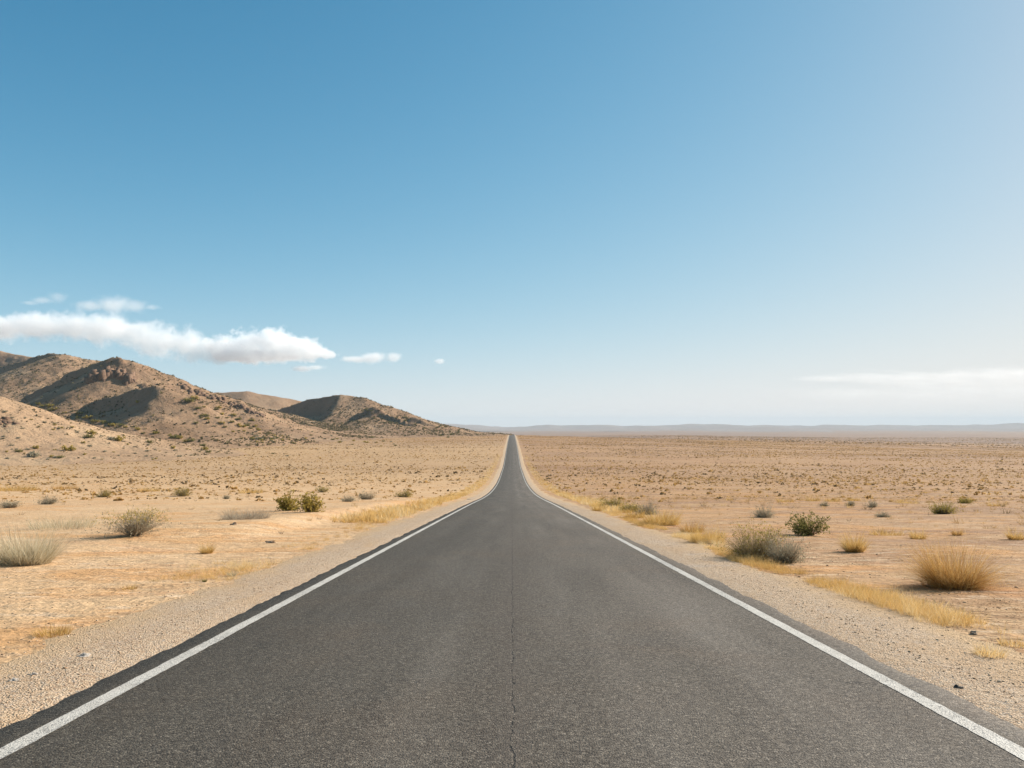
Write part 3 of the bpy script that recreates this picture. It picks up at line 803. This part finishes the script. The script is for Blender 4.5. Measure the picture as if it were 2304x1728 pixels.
# ------------------------------------------------------------------ stuff: grass bands, scrub, pebbles
def template(n, r0, h, spread, curve, width, seg=2):
    b = blades(n, r0, h*.5, h, spread, curve, width, seg)
    return b[0], b[1], b[2]
def bush_template(n, size):
    d = rng.normal(size=(n, 3)); d /= np.linalg.norm(d, axis=1)[:, None]; d[:, 2] = np.abs(d[:, 2])
    pts = d*np.array([.5, .5, .55])*rng.uniform(.55, 1, (n, 1))
    return leaves(pts, n, size, .03, -.15, .15, .8)
def scatter(name, X, Y, S, tints, templates, mat, zoff=-.02, kindname='stuff', zs=None, use_surface=False):
    Z = (surface if use_surface else ground)(X, Y)+zoff
    which = rng.integers(0, len(templates), len(X))
    Vs, Qs, Ts = [], [], []; o = 0
    for k, (tv, tq, tt) in enumerate(templates):
        idx = np.where(which == k)[0]
        if not len(idx): continue
        n, m = len(idx), len(tv)
        a = rng.uniform(0, 2*np.pi, n); c, s = np.cos(a), np.sin(a)
        sx = S[idx]; sz = S[idx]*(1 if zs is None else zs[idx])
        vx = (tv[None, :, 0]*c[:, None]-tv[None, :, 1]*s[:, None])*sx[:, None]+X[idx][:, None]
        vy = (tv[None, :, 0]*s[:, None]+tv[None, :, 1]*c[:, None])*sx[:, None]+Y[idx][:, None]
        vz = tv[None, :, 2]*sz[:, None]+Z[idx][:, None]
        Vs.append(np.stack([vx, vy, vz], -1).reshape(-1, 3))
        Qs.append((tq[None]+(np.arange(n)*m)[:, None, None]).reshape(-1, tq.shape[1])+o)
        Ts.append(np.clip(tints[idx][:, None]+tt[None, :], 0, 1).ravel()); o += n*m
    ob = mesh_obj(name, np.concatenate(Vs), np.concatenate(Qs), mat, None, np.concatenate(Ts))
    return kind(ob, kindname)

# golden grass along both verges
def verge(n, side, xin, xout, y0, y1, seed, dens):
    Y = y0*(y1/y0)**rng.uniform(0, 1, n)
    X = side*(xin+(xout-xin)*rng.beta(1.6, 2.2, n)+.25*fbm(Y*.22+side*9, 0*Y, 431, 4)+.01*np.clip(Y-20, 0, 80))
    p = vnoise(Y*.33, 0*Y+side*3, seed)*.6+vnoise(Y*1.3, X*1.5, seed+3)*.4
    k = p > dens+.25*rng.uniform(-.5, .5, n)
    return X[k], Y[k]
T_G = [template(int(rng.integers(22, 50)), rng.uniform(.05, .12), rng.uniform(.22, .40), rng.uniform(.45, .8), rng.uniform(.25, .6), .0036) for _ in range(10)]
T_GF = [template(14, .14, .34, .75, .4, .020) for _ in range(6)]
def verge_mesh(X, Y, S, T):
    pt = vnoise(X*.9+7, Y*.55, 541)
    tn = np.clip(.15+.75*pt+rng.uniform(-.28, .28, len(X)), 0, 1)
    scatter('verge_grass', X, Y, S*(.75+.5*pt), tn, [(v, q, t*.5-.25) for v, q, t in T], M_VERGE)
Xl, Yl = verge(1800, -1, 5.0, 6.7, 14, 70, 501, .47)
Xr, Yr = verge(2700, 1, 5.0, 5.85, 9, 60, 511, .44)
X = np.concatenate([Xl, Xr]); Y = np.concatenate([Yl, Yr])
verge_mesh(X, Y, rng.uniform(.35, 1.0, len(X))*np.where(X < 0, .85, 1.05), T_G)
Xl, Yl = verge(3400, -1, 5.2, 8.2, 34, 420, 521, .26)
Xr, Yr = verge(2600, 1, 5.2, 8.2, 45, 420, 531, .32)
X = np.concatenate([Xl, Xr]); Y = np.concatenate([Yl, Yr])
verge_mesh(X, Y, rng.uniform(.6, 1.6, len(X)), T_GF)

# low scrub of the wide flats
def flat_points(n, y0, y1, wid=1.1):
    Y = np.sqrt(rng.uniform(0, 1, n)*(y1*y1-y0*y0)+y0*y0)
    X = rng.uniform(-1, 1, n)*wid*Y
    k = np.abs(X) > 6.2+rng.uniform(0, 2, n)
    return X[k], Y[k]
T_S = [bush_template(11, .25) for _ in range(10)]
T_N = [template(22, .20, .62, 1.0, .3, .022) for _ in range(8)]
X, Y = flat_points(60000, 14, 240)
dn = vnoise(X/9+3, Y/11, 601)*.6+vnoise(X/30, Y/25, 603)*.4
k = rng.uniform(0, 1, len(X)) < np.clip((dn-.42)*3.4, .05, 1)*np.where(X > 0, 1.0, .38)*sstep(-10, 90, Y)
X, Y = X[k], Y[k]
S = rng.gamma(2.4, .13, len(X)).clip(.10, 1.0)*np.where(X > 0, 1.15, .85)
u_ = rng.uniform(0, 1, len(X))
tn = np.where(u_ < .72, rng.uniform(.38, .9, len(X)), rng.uniform(.05, .3, len(X)))
scatter('flat_scrub', X, Y, S, tn, [(v, q, (t-.5)*.25) for v, q, t in T_N], M_SCRUB)
X, Y = flat_points(590000, 70, 1085)
dn = vnoise(X/70+3, Y/26, 611)*.45+vnoise(X/16, Y/11, 613)*.3+vnoise(X/220, Y/60, 615)*.25
k = rng.uniform(0, 1, len(X)) < np.clip((dn-.26)*2.4, .10, 1)*np.where(X > 0, 1.0, .7)*sstep(40, 170, Y)
X, Y = X[k], Y[k]
S = rng.gamma(2.6, .15, len(X)).clip(.14, 1.5)
dark = vnoise(X/90+31, Y/34, 617)
tn = np.where(rng.uniform(0, 1, len(X)) < 1.18-.80*dark, rng.uniform(.50, .95, len(X)), rng.uniform(.16, .42, len(X)))
scatter('flat_scrub', X, Y, S, tn, T_S, M_SCRUB, zs=rng.uniform(.5, .9, len(X)))

# the flats beyond the crest, where each plant is smaller than a pixel
Y = np.sqrt(rng.uniform(0, 1, 80000)*(3600.**2-1080.**2)+1080.**2); X = rng.uniform(-.1, 1.1, 80000)*Y
k = rng.uniform(0, 1, len(X)) < np.clip((vnoise(X/260, Y/90, 631)*.6+vnoise(X/60, Y/40, 633)*.4-.3)*2.2, .05, 1)
X, Y = X[k], Y[k]
scatter('flat_scrub', X, Y, rng.gamma(4, .45, len(X)).clip(.6, 4), rng.uniform(.1, .75, len(X)), T_S, M_SCRUB, zs=rng.uniform(.5, .9, len(X)))

# scrub and boulders over the hills
def hill_points(n, x0, x1, y0, y1):
    return rng.uniform(x0, x1, n), rng.uniform(y0, y1, n)
hx, hy = [], []
for (n, b, fn) in ((95000, (-900, 20, 430, 1180), main_hill), (17000, (-520, -60, 290, 520), spur_hill), (34000, (-480, 40, 930, 1260), second_hill)):
    a, c = hill_points(n, *b)
    k = fn(a, c) > ground(a, c)+.6
    hx.append(a[k]); hy.append(c[k])
X = np.concatenate(hx); Y = np.concatenate(hy)
dn = vnoise(X/55, Y/55, 701)*.65+vnoise(X/14, Y/14, 703)*.35
k = rng.uniform(0, 1, len(X)) < np.clip((dn-.30)*2.6, .12, 1)
X, Y = X[k], Y[k]
S = rng.gamma(4.0, .34, len(X)).clip(.5, 3.6)*np.where(Y < 520, .55, 1)
scatter('hill_scrub', X, Y, S, rng.beta(1.8, 1.5, len(X)), T_S, M_HSCRUB, zoff=-.1, use_surface=True, zs=rng.uniform(.6, 1, len(X)))

# pebbles and clods
def rock_template(seed, nseg=5):
    r = np.random.default_rng(seed)
    u_ = np.array([[0, 0, 1], [1, 0, 0], [0, 1, 0], [-1, 0, 0], [0, -1, 0], [.7, .7, .45], [-.7, .7, .45], [-.7, -.7, .45], [.7, -.7, .45], [0, 0, -.4]], float)
    v = u_*(1+r.uniform(-.3, .3, (10, 1)))*np.array([1, .8, .6])
    f = np.array([[0, 5, 6], [0, 6, 7], [0, 7, 8], [0, 8, 5], [5, 2, 6], [6, 3, 7], [7, 4, 8], [8, 1, 5], [1, 2, 5], [2, 3, 6], [3, 4, 7], [4, 1, 8], [2, 1, 9], [3, 2, 9], [4, 3, 9], [1, 4, 9]])
    return v, f, r.uniform(-.08, .08, 10)
T_R = [rock_template(s) for s in range(8)]
n = 14000
Y = 4.2*(60/4.2)**rng.uniform(0, 1, n)
sd = np.where(rng.uniform(0, 1, n) < .5, -1, 1)
X = sd*(3.62+1.9*rng.beta(1.1, 1.5, n))
S = (.0035+.0045*rng.gamma(1.2, .6, n)).clip(.0035, .02)
scatter('gravel_pebbles', X, Y, S, rng.beta(2.2, 2, n), T_R, M_PEB, zoff=.012)
n = 19000
Y = 6*(130/6)**rng.uniform(0, 1, n)
X = rng.uniform(-1, 1, n)*.8*Y
k = np.abs(X) > 5.0
X, Y = X[k], Y[k]
k = vnoise(X/2.2, Y/2.6, 801)*.5+vnoise(X/9, Y/9, 803)*.5 > .47
X, Y = X[k], Y[k]
S = (.004+.006*rng.gamma(1.0, .7, len(X))).clip(.004, .04)*(1+Y/60)*np.where(X > 0, 1.1, .8)
scatter('soil_clods', X, Y, S, rng.beta(1.3, 2.2, len(X))*.8, T_R, M_PEB, zoff=0.0)

# dead twigs and straw lying about on the soil
T_W = [template(int(rng.integers(4, 9)), .14, rng.uniform(.08, .20), 1.5, .15, .013) for _ in range(10)]
n = 15000
Y = 7*(95/7)**rng.uniform(0, 1, n); X = rng.uniform(-1, 1, n)*.75*Y
k = (np.abs(X) > 5.4) & (rng.uniform(0, 1, n) < np.where(X > 0, 1.0, .3)*np.clip((vnoise(X/2.6, Y/1.6, 821)*.55+vnoise(X/10, Y/7, 823)*.45-.42)*5, 0, 1))
X, Y = X[k], Y[k]
scatter('dead_twigs', X, Y, rng.uniform(.4, 1.0, len(X))*(1+Y/60), rng.beta(1.3, 1.6, len(X))*.8, [(v*np.array([1, 1, .14]), q, t*.3-.15) for v, q, t in T_W], M_TWIG, zoff=.012)

# a few stones one can point at
def stone(px, py, wpx, hpx, mat, label, seed):
    X, Y, Z = hit(px, py)
    w, h = wpx/F*Y, hpx/F*Y
    import bmesh
    bm = bmesh.new(); bmesh.ops.create_icosphere(bm, subdivisions=3, radius=1)
    r = np.random.default_rng(seed); o = r.uniform(0, 50, 2)
    for v in bm.verts:
        c = v.co
        d = 1+.75*float(fbm(np.array([c.x*1.3+o[0]]), np.array([c.y*1.3+c.z*1.7+o[1]]), seed, 3)[0])
        v.co = c*d
        v.co.z = max(v.co.z, -.35)
    me = bpy.data.meshes.new('stone'); bm.to_mesh(me); bm.free()
    me.materials.append(mat)
    ob = bpy.data.objects.new('stone', me); link(ob)
    ob.location = (X, Y+w*.3, Z+h*.15); ob.scale = (w/2, w*.4, h*.62); ob.rotation_euler = (0, 0, r.uniform(-.4, .4))
    return tag(ob, label, 'stone')
stone(2161, 1557, 24, 13, M_DSTONE, 'near black stone on the right gravel shoulder, lowest one', 1)
stone(2193, 1428, 16, 9, M_BSTONE, 'brown stone at the right gravel edge beyond the grass band', 2)
stone(185, 1480, 26, 9, M_PSTONE, 'flat pale grey stone with dark shadow on the left gravel shoulder', 3)
stone(26, 1536, 22, 9, M_PSTONE, 'broken whitish stone nearest the left picture edge on gravel', 4)
stone(73, 1521, 17, 8, M_PSTONE, 'small whitish stone right of the whitish one on gravel', 5)
stone(607, 1222, 20, 6, M_BSTONE, 'dark brown clod on bare sand left of the roadside grass', 6)
stone(525, 1181, 12, 6, M_BSTONE, 'small dark clod below the long grey brush mat', 7)

# ------------------------------------------------------------------ rock outcrops on the big hill
def slab_template(r):
    """an angular block: a box with every corner knocked about"""
    v = np.array([(x, y, z) for z in (-.6, .3, 1) for (x, y) in ((-1, -1), (1, -1), (1, 1), (-1, 1))], float)
    v[:, :2] *= np.where(v[:, 2] > .9, .72, 1)[:, None]
    v += r.uniform(-.28, .28, v.shape)
    f = [(8, 9, 10, 11)]
    for k in (0, 4):
        for i in range(4): f.append((k+i, k+(i+1) % 4, k+4+(i+1) % 4, k+4+i))
    return v, np.array(f), r.uniform(-.1, .1, len(v))
def outcrop(label, pts, n, smin, smax, tall, seed, name='rock_outcrop'):
    r = np.random.default_rng(seed)
    Vs, Qs, Ts = [], [], []; o = 0
    pts = np.array(pts)
    L = np.concatenate([[0], np.cumsum(np.hypot(*np.diff(pts[:, :2], axis=0).T))])
    first = None
    for i in range(n):
        d = r.uniform(0, L[-1])
        x = np.interp(d, L, pts[:, 0])+r.normal(0, 2.2); y = np.interp(d, L, pts[:, 1])+r.normal(0, 2.5)
        z = float(surface(np.array([x]), np.array([y]))[0])
        s = smin+(smax-smin)*r.uniform(0, 1)**2
        tv, tf, tt = slab_template(r)
        v = tv*np.array([s, s*r.uniform(.7, 1.2), s*tall*r.uniform(.6, 1.3)])
        a = r.uniform(0, 6.28); c_, s_ = math.cos(a), math.sin(a)
        v[:, 0] += v[:, 2]*r.normal(0, .18); v[:, 1] += v[:, 2]*r.normal(.15, .15)
        v = np.stack([v[:, 0]*c_-v[:, 1]*s_, v[:, 0]*s_+v[:, 1]*c_, v[:, 2]-s*.25], 1)
        Vs.append(v+np.array([x, y, z])); Qs.append(tf+o); Ts.append(tt+.5); o += len(v)
    ob = mesh_obj(name, np.concatenate(Vs), np.concatenate(Qs), M_CLIFF, None, np.concatenate(Ts))
    return tag(ob, label, 'rocks')
def on_hill(*pp):
    return [hit(px, py)[:2] for px, py in pp]
outcrop('dark red brown cliff face under the peak of the big hill', on_hill((200, 858), (225, 850), (250, 846), (275, 848), (292, 856)), 150, 1.2, 3.4, 1.9, 3)
outcrop('jagged brown rock rib along the right skyline of the big hill', on_hill((405, 866), (430, 880), (470, 893), (520, 909), (560, 926), (590, 938)), 120, .9, 2.2, 1.3, 4)
outcrop('low brown rock patch on the left edge of the pale spur', on_hill((-10, 945), (10, 948), (30, 953)), 22, .7, 1.5, .7, 6)

# ------------------------------------------------------------------ clouds (volumes, far beyond and above the haze)
def cloud(label, puffs, Y, dens, amp=.55, nscale=1.0, sharp=2.6, stretch=(1, 1, 1)):
    m, nt = new_mat('cloud_vapour'); g = G(nt)
    cs = [P(px, py, Y) for px, py, rx, ry in puffs]
    c0 = np.mean(np.array(cs), 0)
    p = g.pos()
    acc = None
    Vs, Qs = [], []; o = 0
    import bmesh
    bm = bmesh.new(); bmesh.ops.create_icosphere(bm, subdivisions=2, radius=1)
    sv = np.array([v.co[:] for v in bm.verts]); sf = np.array([[v.index for v in f.verts] for f in bm.faces]); bm.free()
    for (px, py, rx, ry), c in zip(puffs, cs):
        rx, ry = rx*1.12, ry*1.22
        R = np.array([rx/F*Y, max(rx, ry*1.6)/F*Y*.7, ry/F*Y])
        c = np.array(c)-c0
        q = g.vmath('DIVIDE', g.vmath('SUBTRACT', p, tuple(c)), tuple(R))
        e = g.math('SUBTRACT', 1.0, g.vmath('LENGTH', q))
        acc = e if acc is None else g.math('SMOOTH_MAX', acc, e, .15)
        Vs.append(sv*R*1.38+c); Qs.append(sf+o); o += len(sv)
    base = g.scale(p, stretch)
    wl = 210/nscale
    nz = g.noise(base, 1/wl, 6, .65, .4)
    nz2 = g.noise(base, 1/(wl*2.6), 2, .5)
    f = g.math('ADD', acc, g.math('MULTIPLY', g.math('SUBTRACT', nz, .53), amp*2.4))
    f = g.math('ADD', f, g.math('MULTIPLY', g.math('SUBTRACT', nz2, .5), amp*1.3))
    f = g.map(f, .06, .06+1/sharp)
    f = g.math('POWER', f, 1.3)
    v = g.n('ShaderNodeVolumePrincipled')
    v.inputs['Color'].default_value = (1, 1, 1, 1)
    v.inputs['Anisotropy'].default_value = .1
    g.l(g.math('MULTIPLY', f, dens), v.inputs['Density'])
    o_ = g.n('ShaderNodeOutputMaterial'); g.l(v.outputs[0], o_.inputs['Volume'])
    m.cycles.volume_step_rate = .3
    ob = mesh_obj('cloud', np.concatenate(Vs), np.concatenate(Qs), m)
    md = ob.modifiers.new('union', 'REMESH'); md.mode = 'VOXEL'; md.voxel_size = 45
    ob.location = c0
    return tag(ob, label, 'cloud')
CY = 14000
cloud('long soft white cloud bank over the big hill at left', [(-150, 740, 120, 26), (-20, 738, 110, 30), (80, 734, 90, 30), (170, 734, 90, 32), (240, 740, 80, 36), (300, 752, 60, 32), (360, 768, 70, 40), (420, 778, 60, 36), (455, 790, 50, 28), (490, 800, 50, 22)], CY, .0030, sharp=2.2, amp=.62, nscale=1.15)
cloud('bright puffy cumulus right of the long cloud bank', [(510, 785, 50, 26), (560, 775, 55, 32), (610, 770, 55, 32), (655, 780, 50, 28), (700, 792, 45, 20), (735, 797, 26, 12), (540, 800, 70, 18), (620, 800, 80, 14)], CY*1.02, .0050, sharp=3.6, amp=.7, nscale=1.25)
cloud('thin upper cloud above the long bank', [(200, 688, 50, 14), (255, 684, 60, 24), (300, 690, 45, 16), (340, 692, 25, 8)], CY*1.05, .0026, sharp=1.1)
cloud('faint small wisp left of the upper cloud', [(100, 676, 40, 9), (128, 670, 28, 16), (65, 681, 28, 6)], CY*1.05, .0018, sharp=1.1)
cloud('little white cloudlet right of the puffy cumulus', [(800, 808, 40, 9), (840, 804, 42, 14), (885, 805, 26, 12)], CY, .005, sharp=1.5)
cloud('tiny faint cloud scrap rightmost of the left hand clouds', [(990, 812, 16, 7)], CY, .006, sharp=2)
cloud('faint flat scrap under the puffy cumulus', [(680, 829, 32, 8), (710, 827, 26, 7)], CY, .005, sharp=1.6)
cloud('long flat white cloud streak low on the right', [(1870, 852, 90, 10), (1960, 847, 110, 18), (2050, 850, 120, 18), (2140, 852, 120, 20), (2250, 848, 130, 26), (2390, 844, 170, 32)], CY*1.3, .0006, amp=.8, sharp=1.4, stretch=(.16, .5, 1.1))
cloud('broad pale veil of cloud under the streak at right', [(1930, 885, 240, 26), (2120, 885, 260, 38), (2330, 882, 260, 44)], CY*1.5, .00016, amp=.7, sharp=1.0, stretch=(.2, .5, 1.2))

# ------------------------------------------------------------------ haze
m, nt = new_mat('air_haze'); g = G(nt)
v = g.n('ShaderNodeVolumePrincipled'); v.inputs['Color'].default_value = (.60, .725, .82, 1)
v.inputs['Density'].default_value = 4.8e-5; v.inputs['Anisotropy'].default_value = .0
o_ = g.n('ShaderNodeOutputMaterial'); g.l(v.outputs[0], o_.inputs['Volume'])
zlo, zhi = -130.0, 190.0
xa, ya, yb = 24000.0, -2500.0, 23500.0
V = [(-xa, ya, zlo), (xa, ya, zlo), (xa, yb, zlo), (-xa, yb, zlo), (-xa, ya, zhi), (xa, ya, zhi), (xa, yb, zhi), (-xa, yb, zhi)]
Fq = [(0, 3, 2, 1), (4, 5, 6, 7), (0, 1, 5, 4), (1, 2, 6, 5), (2, 3, 7, 6), (3, 0, 4, 7)]
kind(mesh_obj('haze', V, Fq, m), 'stuff')

# ------------------------------------------------------------------ sky, sun, camera
EXPO = 1.0
w = bpy.data.worlds.new('World'); sc.world = w; w.use_nodes = True
g = G(w.node_tree); nt = w.node_tree
bg = nt.nodes['Background']
sky = g.n('ShaderNodeTexSky', sky_type='NISHITA'); sky.sun_disc = False
sky.sun_elevation = SUN_EL; sky.sun_rotation = SUN_AZ
sky.air_density = .5; sky.dust_density = .3; sky.ozone_density = 2.0
sep = g.n('ShaderNodeSeparateColor'); g.l(sky.outputs[0], sep.inputs[0])
cmb = g.n('ShaderNodeCombineColor')
BG = .1
# a photographic tone curve per channel, flat beyond its top
for i, (a, b, c) in enumerate(((-.735, .93, -.36), (-.640, .675, -.235), (-.680, .755, -.29))):
    l = g.math('LOGARITHM', g.math('MULTIPLY', sep.outputs[i], .1/.25), math.e)
    l = g.math('MINIMUM', g.math('MAXIMUM', l, -3.0), -b/(2*c))
    q = g.math('ADD', a, g.math('ADD', g.math('MULTIPLY', l, b), g.math('MULTIPLY', g.math('MULTIPLY', l, l), c)))
    g.l(g.math('MULTIPLY', g.math('EXPONENT', q), 1/BG/2**EXPO), cmb.inputs[i])
g.l(cmb.outputs[0], bg.inputs[0]); bg.inputs[1].default_value = BG

sd = bpy.data.lights.new('sun', 'SUN'); sd.energy = 4.4; sd.angle = math.radians(.5); sd.color = (1, .935, .84)
so = bpy.data.objects.new('sun', sd); link(so)
so.rotation_euler = (math.pi/2-SUN_EL, 0, math.pi-SUN_AZ)
so.location = (0, 0, 400)

cam = bpy.data.cameras.new('camera'); co = bpy.data.objects.new('camera', cam); link(co)
co.location = (0, 0, CAMZ); co.rotation_euler = (math.pi/2, 0, 0)
cam.lens = 28; cam.sensor_width = 36; cam.shift_y = (HY-864)/2304
cam.clip_start = .1; cam.clip_end = 90000
sc.camera = co
sc.view_settings.view_transform = 'Standard'; sc.view_settings.look = 'None'
sc.view_settings.exposure = EXPO; sc.view_settings.gamma = 1
sc.cycles.max_bounces = 16; sc.cycles.diffuse_bounces = 3; sc.cycles.volume_bounces = 16; sc.cycles.transparent_max_bounces = 16
